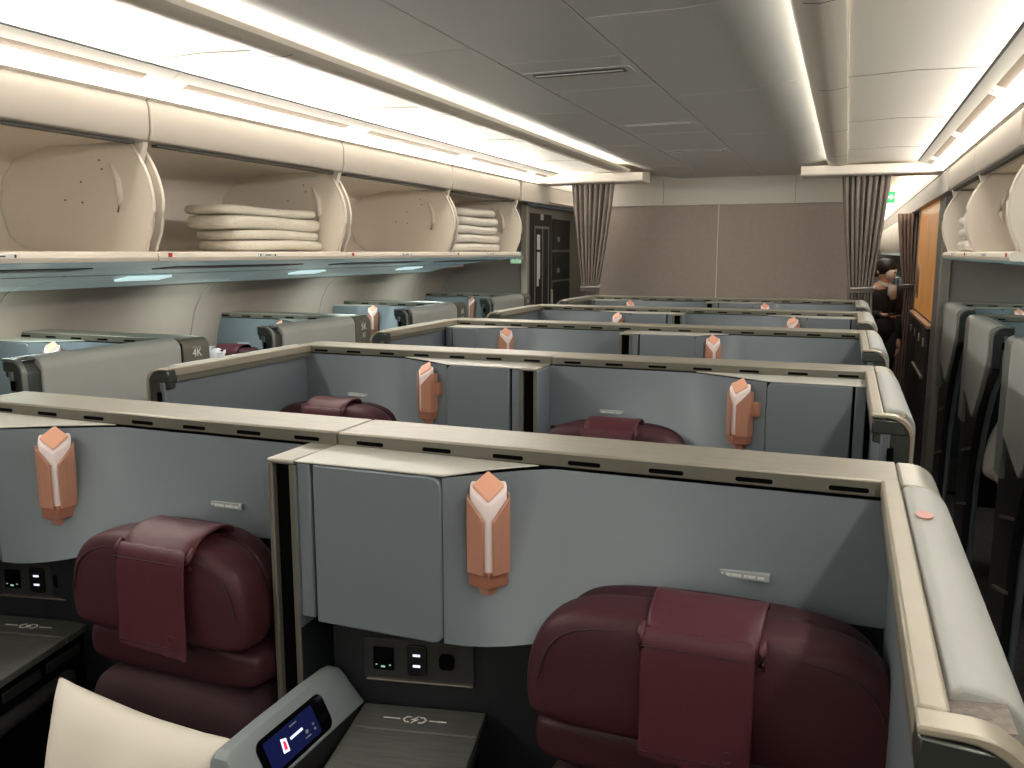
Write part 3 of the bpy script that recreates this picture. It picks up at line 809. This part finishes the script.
# ------------------------------------------------------------------ service panels under bins, sidewall
for side in (-1, 1):
    mods = [(-.05, 1.13), (1.13, 2.31), (2.31, 3.49), (3.49, 4.67), (4.67, 5.85)] if side < 0 else [(2.31, 3.49), (3.49, 4.67), (4.67, 5.85)]
    for k, (a, b) in enumerate(mods):
        r = empty('service_panel', (mir(1.5, side), a, 1.59),
                  'one grey service panel unit with grille under the %s bins' % ('left' if side < 0 else 'right'), 'service panel', 'service panels under the %s bins' % ('left' if side < 0 else 'right'))
        ox = mir(1.5, side)
        sec = [(1.364, 1.588), (1.42, 1.574), (1.60, 1.560), (1.82, 1.535), (2.06, 1.492), (2.13, 1.470), (2.13, 1.49), (1.82, 1.56), (1.42, 1.59)]
        q = MB(); q.loft([[(mir(u, side)-ox, y_-a, z-1.59) for u, z in sec] for y_ in (a+.003, b-.003)])
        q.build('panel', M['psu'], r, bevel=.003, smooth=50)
        def strip(u0, z0, u1, z1, ya, yb, nm, mm, th=.004):
            q = MB(); q.loft([[(mir(u0, side)-ox, y_-a, z0-1.59-th), (mir(u1, side)-ox, y_-a, z1-1.59-th), (mir(u1, side)-ox, y_-a, z1-1.588), (mir(u0, side)-ox, y_-a, z0-1.588)] for y_ in (ya, yb)])
            q.build(nm, mm, r)
        if k % 2 == 1 or True:
            strip(1.50, 1.568, 1.62, 1.558, a+.20, b-.18, 'grille', M['psud'])
        strip(1.84, 1.533, 1.85, 1.531, a+.0, b-.0, 'seam_line', M['seam'], .002)
        strip(1.90, 1.520, 1.98, 1.505, a+.36, a+.60, 'reading_light', M['cool'], .006)
    # side wall panels
    sm = [-.2, .95, 2.33, 3.46, 4.60, 5.85, 6.35] if side < 0 else [2.33, 3.46, 4.60, 5.85, 6.35]
    sec = [(2.10, 1.500), (2.17, 1.46), (2.235, 1.40), (2.28, 1.32), (2.32, 1.18), (2.35, .95), (2.36, .0), (2.40, .0), (2.40, 1.2), (2.26, 1.45), (2.10, 1.53)]
    for a, b in zip(sm, sm[1:]):
        q = MB(); q.loft([[(mir(u, side), yy, z) for u, z in sec] for yy in (a+.004, b-.004)])
        struct(q.build('wall_%s' % ('left' if side < 0 else 'right'), M['side'], None, bevel=.003, smooth=50))
    struct(MB().box(mir(2.42, side), mir(2.45, side), Y0, 6.4, 0, 2.2).build('wall_%s' % ('left' if side < 0 else 'right'), M['seam'], None))
    # upper wall behind bins
    struct(MB().box(mir(2.08, side), mir(2.1, side), Y0, 6.4, 1.5, 2.2).build('trim_%d' % (10 if side < 0 else 11), M['cream'], None))

# wall behind the camera (closes the cabin)
struct(MB().box(-3.4, 1.75, Y0-.05, Y0, 0, 2.3).build('wall_front', M['gwall'], None))

# ------------------------------------------------------------------ towels and blankets in bins
def towel(x, y, z, dx, dy, dz, label, group, seed, m_=None, folds=2):
    """folded slab: rounded fold on aisle/near edge, layered"""
    rnd = random.Random(seed)
    q = MB()
    lay = dz/folds
    for f in range(folds):
        zc = z+lay*(f+.5); rings = []
        off = rnd.uniform(-.012, .012)
        for i in range(9):
            t = i/8; yy = y-dy/2+dy*t+off
            k = 1 if 0 < i < 8 else .86
            ring = []
            for a in range(16):
                th = 2*PI*a/16; c, s = math.cos(th), math.sin(th)
                ring.append((x+math.copysign(abs(c)**.4, c)*dx/2*k+rnd.uniform(-.003, .003), yy, zc+math.copysign(abs(s)**.55, s)*lay*.54*k+.003*math.sin(t*7+seed)+rnd.uniform(-.0015, .0015)))
            rings.append(ring)
        q.loft(rings)
    o = q.build('folded_towel' if m_ is None else 'wrapped_blanket', m_ or M['towel'], None, smooth=180, subsurf=1)
    tag(o, label, 'towel' if m_ is None else 'blanket', group)
zz = 1.626
tw = [('bottom folded white towel of the stack in the left bin', .66, .045), ('second folded white towel from the bottom of the stack', .64, .042), ('thick folded white towel second from the top of the stack', .72, .058), ('top folded white towel of the stack in the left bin', .70, .040)]
for i, (lb, dy, dz) in enumerate(tw):
    towel(-2.40-.005*i, 3.12-.010*i, zz, .24, dy, dz, lb, 'folded towels in the left bin', 10+i, None, 1); zz += dz*.98
zz = 1.622
for i in range(5):
    dz = .056
    towel(-2.42, 5.22+.02*(i % 2), zz, .34, .78-.05*i, dz, ['lowest', 'second lowest', 'middle', 'second highest', 'topmost'][i]+' plastic-wrapped white blanket in the last left bin', 'wrapped blankets in the last left bin', 30+i, M['bag'], 1); zz += dz
zz = 1.622
for i in range(3):
    dz = .065
    towel(.72, 5.30, zz, .30, .5-.04*i, dz, ['bottom', 'middle', 'top'][i]+' wrapped white pillow in the right bin', 'wrapped pillows in the right bin', 50+i, M['bag'], 1); zz += dz

# ------------------------------------------------------------------ cross-aisle header, bulkhead, monuments
def header(x0, x1, name):
    q = MB(); pts = [(HY, 2.125), (HY-.012, 2.135), (HY-.012, 2.165), (HY, 2.19), (HY+.24, 2.21), (HY+.24, 2.125)]
    q.prism(pts, 'x', x0, x1); o = struct(q.build(name, M['cream'], None, bevel=.004)); return o
header(-2.30, -1.405, 'trim_12'); header(-.325, .56, 'trim_13')
struct(MB().box(-1.98, .14, 7.0, 7.04, 0, 2.0).build('wall_back', M['wall'], None))
struct(MB().box(-1.98, .14, 6.985, 7.03, 1.992, 2.262).build('trim_14', M['wallw'], None, bevel=.003))
struct(MB().box(-.9815, -.9735, 6.994, 7.0, .3, 1.992).build('trim_15', M['seaml'], None))
struct(MB().box(-1.4215, -1.4195, 6.982, 6.985, 2.0, 2.2).build('trim_16', M['seam'], None))
struct(MB().box(-.402, -.400, 6.982, 6.985, 2.0, 2.2).build('trim_17', M['seam'], None))
struct(MB().box(-1.98, .02, 7.04, 9.4, 0, 2.3).build('wall_back', M['gwall'], None))
# left transverse wall + longitudinal galley front
struct(MB().box(-3.4, -2.37, 6.33, 6.40, 0, 2.2).build('wall_back', M['gwall'], None))
struct(MB().box(-2.40, -2.350, 6.31, 6.37, 0, 1.985).build('trim_18', M['alu'], None, bevel=.004))
struct(MB().box(-2.44, -2.385, 6.37, 8.4, 0, 1.99).build('wall_left', M['alu'], None))
struct(MB().box(-2.42, -1.9, 8.4, 8.45, 0, 2.3).build('wall_back', M['gwall'], None))
struct(MB().box(-2.3, -2.2+.02, 6.4, 8.4, 2.0, 2.01).build('trim_20', M['cream'], None))
def gdoor(y0, y1, z0, z1, label, kind=0):
    r = empty('galley_door', (-2.376, y0, 0), label, 'cabinet door', 'dark galley doors on the left')
    MB().box(-.004, .004, .006, y1-y0-.006, z0, z1).build('door_panel', M['ddoor'], r, bevel=.002)
    if kind:
        f = MB(); w = y1-y0
        for ya in (.26*w, .58*w, .84*w): f.box(.004, .008, ya, ya+.012, .3, 1.82)
        f.box(.004, .008, .26*w, .84*w+.012, 1.81, 1.83)
        f.build('jump_seat_frame', M['alu'], r)
        f = MB(); f.box(.004, .007, .36*w, .48*w, 1.64, 1.76); f.box(.004, .007, .36*w, .48*w, 1.40, 1.62); f.box(.004, .007, .36*w, .43*w, 1.34, 1.40); f.box(.004, .007, .5*w, .62*w, 1.88, 1.93)
        f.build('sign', M['white'], r)
        f = MB(); f.tube([(.02, w*.93, 1.3), (.02, w*.93, 1.12), (.02, w*.93, 1.0)], .014, 8).build('handle', M['alu'], r)
    else:
        MB().box(.004, .012, .1, .16, (z0+z1)/2-.06, (z0+z1)/2-.02).build('latch', M['alu'], r, bevel=.002)
    return r
gdoor(6.39, 6.98, .05, 1.93, 'tall dark panel with folded crew seat and white notices, left of the left curtain', 1)
gdoor(7.02, 7.50, 1.64, 1.90, 'upper dark stowage door beside the left curtain')
gdoor(7.02, 7.50, 1.38, 1.62, 'middle dark stowage door beside the left curtain')
gdoor(7.02, 7.50, .05, 1.36, 'lower dark stowage door beside the left curtain')
# right monument
struct(MB().box(.62, 1.75, 6.33, 6.40, 0, 2.2).build('wall_back', M['gwall'], None))
struct(MB().box(.575, .64, 6.30, 6.66, 0, 2.0).build('trim_21', M['gwall'], None, bevel=.006))
struct(MB().box(.60, .66, 6.66, 8.7, 0, 2.0).build('wall_right', M['ddoor'], None))
g = empty('galley_mirror_panel', (.598, 6.72, 1.1), 'warm amber lit mirror panel above the galley counter on the right', 'panel')
MB().box(-.012, 0, 0, 1.75, 0.02, .90).build('panel', M['orange'], g)
MB().box(-.020, .0, 1.75, 1.80, 0.0, .92).build('frame', M['rim'], g, bevel=.003)
MB().box(-.018, 0, 0, 1.75, .90, .93).build('frame', M['rim'], g, bevel=.003)
q = MB(); q.prism(rrect(1.42, 1.60, .12, .42, .07), 'x', -.020, -.010).build('hatch_rim', M['rim'], g)
q = MB(); q.prism(rrect(1.45, 1.57, .15, .39, .05), 'x', -.024, -.018).build('hatch', M['copdk'], g)
c = empty('galley_counter', (.60, 6.70, 0), 'dark low galley cabinet with pale counter beside the right aisle', 'cabinet')
MB().box(-.05, 0, 0, 1.82, 1.075, 1.10).build('worktop', M['woodl'], c, bevel=.003)
MB().box(-.035, 0, 0, 1.80, 0, 1.07).build('body', M['dkbody'], c)
for k in range(4):
    MB().box(-.042, -.035, .03+k*.44, .43+k*.44, .55, 1.05).build('door', M['ddoor'], c, bevel=.003)
    D = [x for x in c.children if x.name.startswith('door')][-1]
    MB().box(-.050, -.041, .19+k*.44, .23+k*.44, .93, .99).build('handle', M['alu'], D, bevel=.002)
MB().tube([(-.055, .05, .72), (-.055, .95, .72)], .012, 8).build('rail', M['trim'], c)

# exit signs
def sign(x, y, z, w, h, label, m_, arrow=False):
    r = empty('exit_sign', (x, y, z), label, 'sign')
    MB().box(-w/2, w/2, -.012, 0, -h/2, h/2).build('sign_box', M['white'], r, bevel=.004)
    MB().box(-w/2+.008, w/2-.008, -.014, -.011, -h/2+.008, h/2-.008).build('sign_face', m_, r)
    q = MB()
    if arrow:
        q.prism([(.0, .012), (.03, .012), (.03, .03), (.06, 0), (.03, -.03), (.03, -.012), (.0, -.012)], 'y', -.017, -.013)
        q.ball((-.035, -.015, .032), .009, .002, .009, 8, 6)
        q.prism([(-.05, .02), (-.02, .022), (-.012, .0), (-.02, -.004), (-.03, .008), (-.035, -.012), (-.02, -.035), (-.03, -.04), (-.048, -.014), (-.055, -.03), (-.068, -.028), (-.052, .0)], 'y', -.017, -.013)
        q.build('arrow_and_figure', M['white'], r, smooth=0)
    else:
        q.prism([(-.05, .012), (-.02, .012), (-.01, -.02), (-.02, -.022), (-.035, -.006), (-.05, -.02)], 'y', -.016, -.013)
        q.prism([(.0, -.015), (.05, -.015), (.05, .02), (.0, .02)], 'y', -.0155, -.013)
        q.build('pictogram', M['greenp'] if m_ is not M['greenp'] else M['seaml'], r, smooth=0)
    return r
sign(-2.43, 6.325, 1.575, .13, .095, 'small pale green sign on the grey wall left of the dark galley door', M['greenp'])
sign(.76, 6.325, 1.585, .17, .035, 'small pale green sign under the last right bin', M['greenp'])
sign(.335, 9.4, 2.16, .15, .12, 'green hanging exit sign with white arrow over the right aisle beyond the curtain', M['green'], True)
MB_ = MB().box(.30, .36, 9.39, 9.40, 2.2, 2.26)
q = MB_.build('trim_22', M['alu'], None); struct(q)

# ------------------------------------------------------------------ curtains
def curtain(x0t, x1t, x0b, x1b, y, zt, zb, label, m_, folds=7, tiez=None, rot=False):
    r = empty('curtain', (0, 0, 0) if not rot else (0, 0, 0), label, 'curtain', None)
    q = MB(); rows = []
    n = folds*10; K = 22
    for k in range(K+1):
        t = k/K; z = zt+(zb-zt)*t
        if tiez is not None and z < tiez: f = 1-.35*min((tiez-z)/.5, 1)
        else:
            f = ((zt-z)/(zt-(tiez if tiez is not None else zb)))**1.25
        xa = x0t+(x0b-x0t)*f; xb = x1t+(x1b-x1t)*f
        row = []
        for j in range(n+1):
            s = j/n
            amp = .020+.006*math.sin(j*.31+2)
            px = xa+(xb-xa)*s+.004*math.sin(j*.9+k*.4)*(1-f)
            py = y+amp*math.sin(s*folds*2*PI+.5*math.sin(k*.3))+.004*math.sin(j*.5+k*.35)
            row.append((px, py, z))
        rows.append(row)
    q.loft(rows, closed=False)
    o = q.build('curtain_fabric', m_, r, smooth=180)
    sd = o.modifiers.new('t', 'SOLIDIFY'); sd.thickness = .004
    if tiez is not None:
        t = MB(); xm = (x0b+x1b)/2; hw = abs(x1b-x0b)/2+.012
        t.loft([[(xm+hw*math.cos(a), y+.045*math.sin(a), z) for a in [2*PI*i/20 for i in range(20)]] for z in (tiez-.02, tiez+.015)])
        t.build('tieback', m_, r, smooth=60)
        t = MB(); t.tube([(xm-.06, y-.055, tiez+.01), (xm+.09, y-.05, tiez+.015)], .007, 8); t.ball((xm+.09, y-.05, tiez+.018), .014, .014, .014, 8, 6)
        t.build('tieback_hook', M['alu'], r, smooth=180)
    return r
curtain(-1.985, -1.655, -1.895, -1.765, 6.30, 2.128, .02, 'grey-brown pleated curtain tied back at the left end of the bulkhead', M['curt'], 8, 1.345)
curtain(-.065, .235, .015, .165, 6.30, 2.128, .02, 'grey-brown pleated curtain tied back at the right end of the bulkhead', M['curt'], 8, 1.365)
curtain(.42, .60, .50, .60, 8.95, 1.98, .02, 'brownish gathered curtain beyond the galley on the right aisle', M['curtp'], 5, 1.30)

# ------------------------------------------------------------------ cabin beyond
struct(MB().box(.42, .54, HY+.26, 17., 2.150, 2.158).build('trim_23', M['lens'], None))
struct(MB().box(-2.2, -2.08, HY+.26, 8.4, 2.150, 2.158).build('trim_24', M['lens'], None))
struct(MB().box(.53, .75, HY, 17., 2.118, 2.27).build('trim_25', M['ceilw'], None))
struct(MB().box(-2.42, -2.19, HY, 8.4, 2.118, 2.27).build('trim_26', M['ceilw'], None))
struct(MB().box(-.1, .60, HY+.24, 17., 2.26, 2.27).build('ceiling', M['ceilw'], None))
struct(MB().box(-2.3, -1.5, HY+.24, 8.45, 2.26, 2.27).build('ceiling', M['ceilw'], None))
struct(MB().box(-3.4, 1.75, 17., 17.05, 0, 2.3).build('wall_back', M['gwall'], None))
struct(MB().box(.03, .05, 9.4, 17., 0, 2.26).build('wall_left', M['gwall'], None))
struct(MB().box(1.65, 1.7, 9.3, 17., 0, 2.2).build('wall_right', M['side'], None))
struct(MB().box(.60, 1.65, 9.2, 9.26, 0, 2.0).build('wall_back', M['gwall'], None))
for k in range(6):
    y = 9.7+k*1.12
    q = empty('far_overhead_bin', (.54, y, 1.6), 'closed cream bin in the cabin beyond the curtain', 'overhead bin', 'bins in the cabin beyond the curtain')
    MB().loft([[(a, yy, z) for a, z in [(0, 0), (-.03, .08), (-.035, .22), (0, .385), (.5, .385), (.5, 0)]] for yy in (.01, 1.10)]).build('bin_body', M['cream'], q, bevel=.01, seg=3)
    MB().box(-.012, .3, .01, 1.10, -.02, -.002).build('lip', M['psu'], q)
    l = MB().box(.10, .50, y, y+1.0, 2.235, 2.25).build('ceiling_light', M['lens'], None)
    tag(l, 'bright ceiling light panel in the cabin beyond the right curtain', 'light', 'ceiling lights beyond the curtain')
for k in range(7):
    y = 10.3+k*.95
    r = empty('far_suite_shell', (.60, y, 0), 'dark aisle-side seat shell in the cabin beyond the curtain', 'seat suite', 'seat shells beyond the curtain')
    MB().prism([(-.62, 1.30), (-.55, 1.0), (-.4, .7), (-.35, 0), (0, 0), (0, 1.30)], 'x', 0, .07).build('side_wall', M['dkbody'], r, bevel=.012, seg=3)
    MB().prism([(-.58, 1.305), (-.50, 1.02), (-.3, .85), (-.05, .85), (-.02, 1.305)], 'x', -.012, .05).build('pad', M['shell'], r, bevel=.012, seg=3)
    MB().box(.05, 1.0, -.12, 0, .3, 1.30).build('back_panel', M['shell'], r, bevel=.01)

# ------------------------------------------------------------------ cabin attendant
def attendant():
    px, py = .275, 8.45
    root = empty('person', (px, py, 0), 'cabin attendant in black uniform and white mask standing in the aisle, hand held out', 'person', rot=(0, 0, math.radians(30)))
    V = {'pel': (0, 0, .86), 'sp1': (.0, 0, 1.0), 'sp2': (.01, -.01, 1.14), 'chest': (.02, -.015, 1.24), 'neck': (.035, -.03, 1.345), 'hd0': (.04, -.035, 1.385), 'hd1': (.05, -.045, 1.44), 'hd2': (.048, -.04, 1.50),
         'shl': (-.13, .03, 1.28), 'ell': (-.17, -.03, 1.04), 'wrl': (-.08, -.22, 1.07),
         'shr': (.15, -.06, 1.27), 'elr': (.175, -.03, 1.03), 'wrr': (.165, -.09, .82),
         'hl': (-.08, .02, .84), 'kl': (-.08, .01, .45), 'al': (-.08, .03, .08), 'tl': (-.06, -.10, .03),
         'hr': (.08, -.02, .84), 'kr': (.08, -.03, .45), 'ar': (.08, -.01, .08), 'tr': (.10, -.14, .03)}
    Rr = {'pel': (.13, .095), 'sp1': (.115, .085), 'sp2': (.12, .09), 'chest': (.125, .09), 'neck': (.047, .047), 'hd0': (.055, .06), 'hd1': (.074, .085), 'hd2': (.068, .080),
          'shl': (.052, .052), 'ell': (.038, .038), 'wrl': (.025, .025), 'shr': (.052, .052), 'elr': (.038, .038), 'wrr': (.025, .022),
          'hl': (.085, .085), 'kl': (.055, .055), 'al': (.035, .035), 'tl': (.03, .02), 'hr': (.085, .085), 'kr': (.055, .055), 'ar': (.035, .035), 'tr': (.03, .02)}
    E = [('pel', 'sp1'), ('sp1', 'sp2'), ('sp2', 'chest'), ('chest', 'neck'), ('neck', 'hd0'), ('hd0', 'hd1'), ('hd1', 'hd2'), ('chest', 'shl'), ('shl', 'ell'), ('ell', 'wrl'), ('chest', 'shr'), ('shr', 'elr'), ('elr', 'wrr'),
         ('pel', 'hl'), ('hl', 'kl'), ('kl', 'al'), ('al', 'tl'), ('pel', 'hr'), ('hr', 'kr'), ('kr', 'ar'), ('ar', 'tr')]
    def skin(keys, grow, edges, rootk):
        ks = [k for k in V if k in keys]; idx = {k: i for i, k in enumerate(ks)}
        me = bpy.data.meshes.new('sk'); me.from_pydata([V[k] for k in ks], [(idx[a], idx[b]) for a, b in edges if a in idx and b in idx], [])
        o = bpy.data.objects.new('sk', me); COL.objects.link(o)
        o.modifiers.new('k', 'SKIN'); o.modifiers.new('s', 'SUBSURF').levels = 2
        for i, k in enumerate(ks):
            sv = me.skin_vertices[0].data[i]; sv.radius = (Rr[k][0]+grow, Rr[k][1]+grow); sv.use_root = (k == rootk)
        dg = bpy.context.evaluated_depsgraph_get(); out = bpy.data.meshes.new_from_object(o.evaluated_get(dg))
        bpy.data.objects.remove(o); return out
    body = skin(set(V), 0, E, 'pel')
    m = MB(); m.bm.from_mesh(body)
    # hands: palm with four fingers and a thumb
    def hand(w, d, up, s):
        w = Vector(w); d = Vector(d).normalized(); up = Vector(up).normalized(); sd = d.cross(up).normalized()*s
        m.loft([[w+d*t+sd*(.5-abs(0))*wd*c+up*.011*e for c, e in ((-1, -1), (1, -1), (1, 1), (-1, 1))] for t, wd in ((-.02, .040), (.02, .06), (.075, .072))])
        for k, (o_, ln) in enumerate(((-.027, .058), (-.009, .068), (.009, .064), (.027, .050))):
            b = w+d*.072+sd*o_
            m.tube([b, b+d*ln*.5-up*.004, b+d*ln-up*.018], [.009, .008, .006], 6)
        b = w+d*.02-sd*.028
        m.tube([b, b+d*.025-sd*.022, b+d*.055-sd*.026-up*.006], [.011, .009, .007], 6)
    hand(V['wrr'], (-.05, -.2, -.95), (1, 0, 0), 1)
    hand(V['wrl'], (.3, -.9, .0), (0, 0, 1), -1)
    # nose, ears
    m.ball((.072, -.135, 1.445), .012, .016, .016, 8, 6)
    m.ball((-.03, -.03, 1.45), .012, .018, .028, 8, 6); m.ball((.122, -.06, 1.45), .012, .018, .028, 8, 6)
    B = m.build('body', M['skin'], root, smooth=180)
    jk = skin({'pel', 'sp1', 'sp2', 'chest', 'shl', 'ell', 'shr', 'elr'}, .016, E, 'pel')
    V2 = dict(V)
    j = MB(); j.bm.from_mesh(jk)
    for a, b in (('ell', 'wrl'), ('elr', 'wrr')):
        A, Bp = Vector(V[a]), Vector(V[b]); j.tube([A, A.lerp(Bp, .5), A.lerp(Bp, .93)], [.050, .044, .036], 12)
    j.build('jacket', M['suit'], root, smooth=180)
    j = MB()
    for s in ('l', 'r'):
        h_, k_, a_ = Vector(V['h'+s]), Vector(V['k'+s]), Vector(V['a'+s]); j.tube([h_+Vector((0, 0, .05)), h_.lerp(k_, .5), k_, a_], [.11, .10, .075, .06], 14)
    j.ball((0, 0, .90), .185, .145, .17, 16, 10)
    j.build('trousers', M['suit'], root, smooth=180)
    for s in ('l', 'r'):
        t = Vector(V['t'+s]); a = Vector(V['a'+s])
        MB().loft([[(a.x+(t.x-a.x)*f+wd*math.cos(q), a.y+(t.y-a.y)*f+.02, hh+hh*math.sin(q)) for q in [2*PI*i/10 for i in range(10)]] for f, wd, hh in ((-.4, .03, .035), (.3, .042, .04), (1.0, .045, .03), (1.4, .02, .015))]).build('shoe', M['black'], root, smooth=180)
    h = MB(); h.ball((.045, -.022, 1.478), .090, .100, .088, 16, 10); h.ball((.03, .075, 1.44), .05, .045, .05, 12, 8)
    h.build('hair', M['hair'], root, smooth=180)
    f = MB()
    f.loft([[(.056+.060*math.sin(a)*k, -.046-(.070+.010*k2)*math.cos(a)*1.0, z) for a in [(-.95+1.9*i/12) for i in range(13)]] for z, k, k2 in ((1.385, .8, .2), (1.41, 1, 1), (1.44, 1.05, 1.2), (1.462, 1.05, .6))], closed=False)
    mk = f.build('face_mask', M['mask'], root, smooth=180); sd = mk.modifiers.new('t', 'SOLIDIFY'); sd.thickness = .004
    e = MB()
    for dx in (-.028, .03): e.ball((.06+dx, -.128, 1.478), .011, .006, .005, 8, 6)
    e.build('eyes', M['hair'], root, smooth=180)
    s = MB(); s.loft([[(.035+r_*math.cos(a), -.04+r_*.9*math.sin(a), z+.02*math.sin(a)) for a in [2*PI*i/16 for i in range(16)]] for r_, z in ((.062, 1.315), (.07, 1.335), (.055, 1.36))])
    s.prism([(.02, 1.33), (.085, 1.325), (.09, 1.21), (.045, 1.19), (.01, 1.24)], 'y', -.15, -.125)
    s.build('neck_scarf', M['scarf'], root, smooth=180)
    ph = MB().box(px+.08, px+.15, py-.36, py-.24, 1.083, 1.091).build('phone', M['glass'], None, bevel=.002)
    tag(ph, 'dark handheld device held by the cabin attendant', 'phone')
    return root
attendant()

# red badge on the nearest pad
q = MB(); q.prism([(.010*math.cos(2*PI*i/20), .016*math.sin(2*PI*i/20)) for i in range(20)], 'z', 0, .0016)
o = q.build('round_badge', M['redb'], None, loc=(.104, 1.10, 1.3052)); 
tag(o, 'small oval reddish badge on the nearest grey aisle wall top', 'badge')

# ------------------------------------------------------------------ lights
def area(loc, rot, sx, sy, e, col, name='lamp', spread=None):
    l = bpy.data.lights.new(name, 'AREA'); l.shape = 'RECTANGLE'; l.size = sx; l.size_y = sy; l.energy = e; l.color = col
    if spread: l.spread = spread
    o = bpy.data.objects.new(name, l); COL.objects.link(o); o.location = loc; o.rotation_euler = rot
    return o
WARM = (1., .955, .885)
for side in (-1, 1):
    # wash light aimed from the trough to the aisle ceiling and down
    area((mir(1.30, side), 2.5, 2.155), (0, math.radians(62*side), 0), .05, 7.2, 55, WARM, 'wash_light')
    # upward along the aisle ceiling
    area((mir(1.355, side), 2.5, 2.125), (0, math.radians(112*-side*-1), 0), .03, 7.2, 26, WARM, 'ceiling_wash')
    # cove towards the centre
    area((mir(.76, side), 2.6, 2.225), (0, math.radians(90*side), 0), .02, 7.2, 10, WARM, 'cove_wash')
    # cool mood light below the bins onto the window suites
    for yy in (2.6, 3.75, 4.95, 6.0):
        if side > 0 and yy < 3: continue
        area((mir(2.0, side), yy-.45, 1.49), (0, 0, 0), .12, .35, 3.2, (.84, 1., .93), 'mood_light')
area((-.83, Y0+.1, 1.75), (math.radians(-90), 0, 0), 3.0, .7, 50, (1., .95, .88), 'rear_fill')  # added fill behind the camera, stands for no known lamp
area((.3, 8.8, 2.2), (0, 0, 0), .4, 2.5, 9, WARM, 'far_light')
area((.3, 13, 2.2), (0, 0, 0), .4, 6, 20, WARM, 'far_light')
area((-2.05, 7.3, 2.2), (0, 0, 0), .3, 1.4, 5, WARM, 'far_light')

w = bpy.data.worlds.new('w'); SC.world = w; w.use_nodes = True
w.node_tree.nodes['Background'].inputs[0].default_value = (.9, .95, 1., 1); w.node_tree.nodes['Background'].inputs[1].default_value = .05

# ------------------------------------------------------------------ camera
cam = bpy.data.cameras.new('camera'); co = bpy.data.objects.new('camera', cam); COL.objects.link(co)
cam.sensor_width = 36; cam.lens = 36*846/1024; cam.clip_start = .02
R = Matrix(((0.93089144, 0.05631516, -0.36092899), (0.36529595, -0.14350912, 0.91976301), (0, -0.98804541, -0.15416311)))
# columns: image right, image down, forward -> blender cam axes: x right, y up, z back
mr = Matrix(((R[0][0], -R[0][1], -R[0][2]), (R[1][0], -R[1][1], -R[1][2]), (R[2][0], -R[2][1], -R[2][2])))
co.matrix_world = Matrix.Translation((0, 0, 1.62)) @ mr.to_4x4()
SC.camera = co
SC.view_settings.view_transform = 'Standard'
SC.view_settings.look = 'None'
SC.view_settings.exposure = 0.0
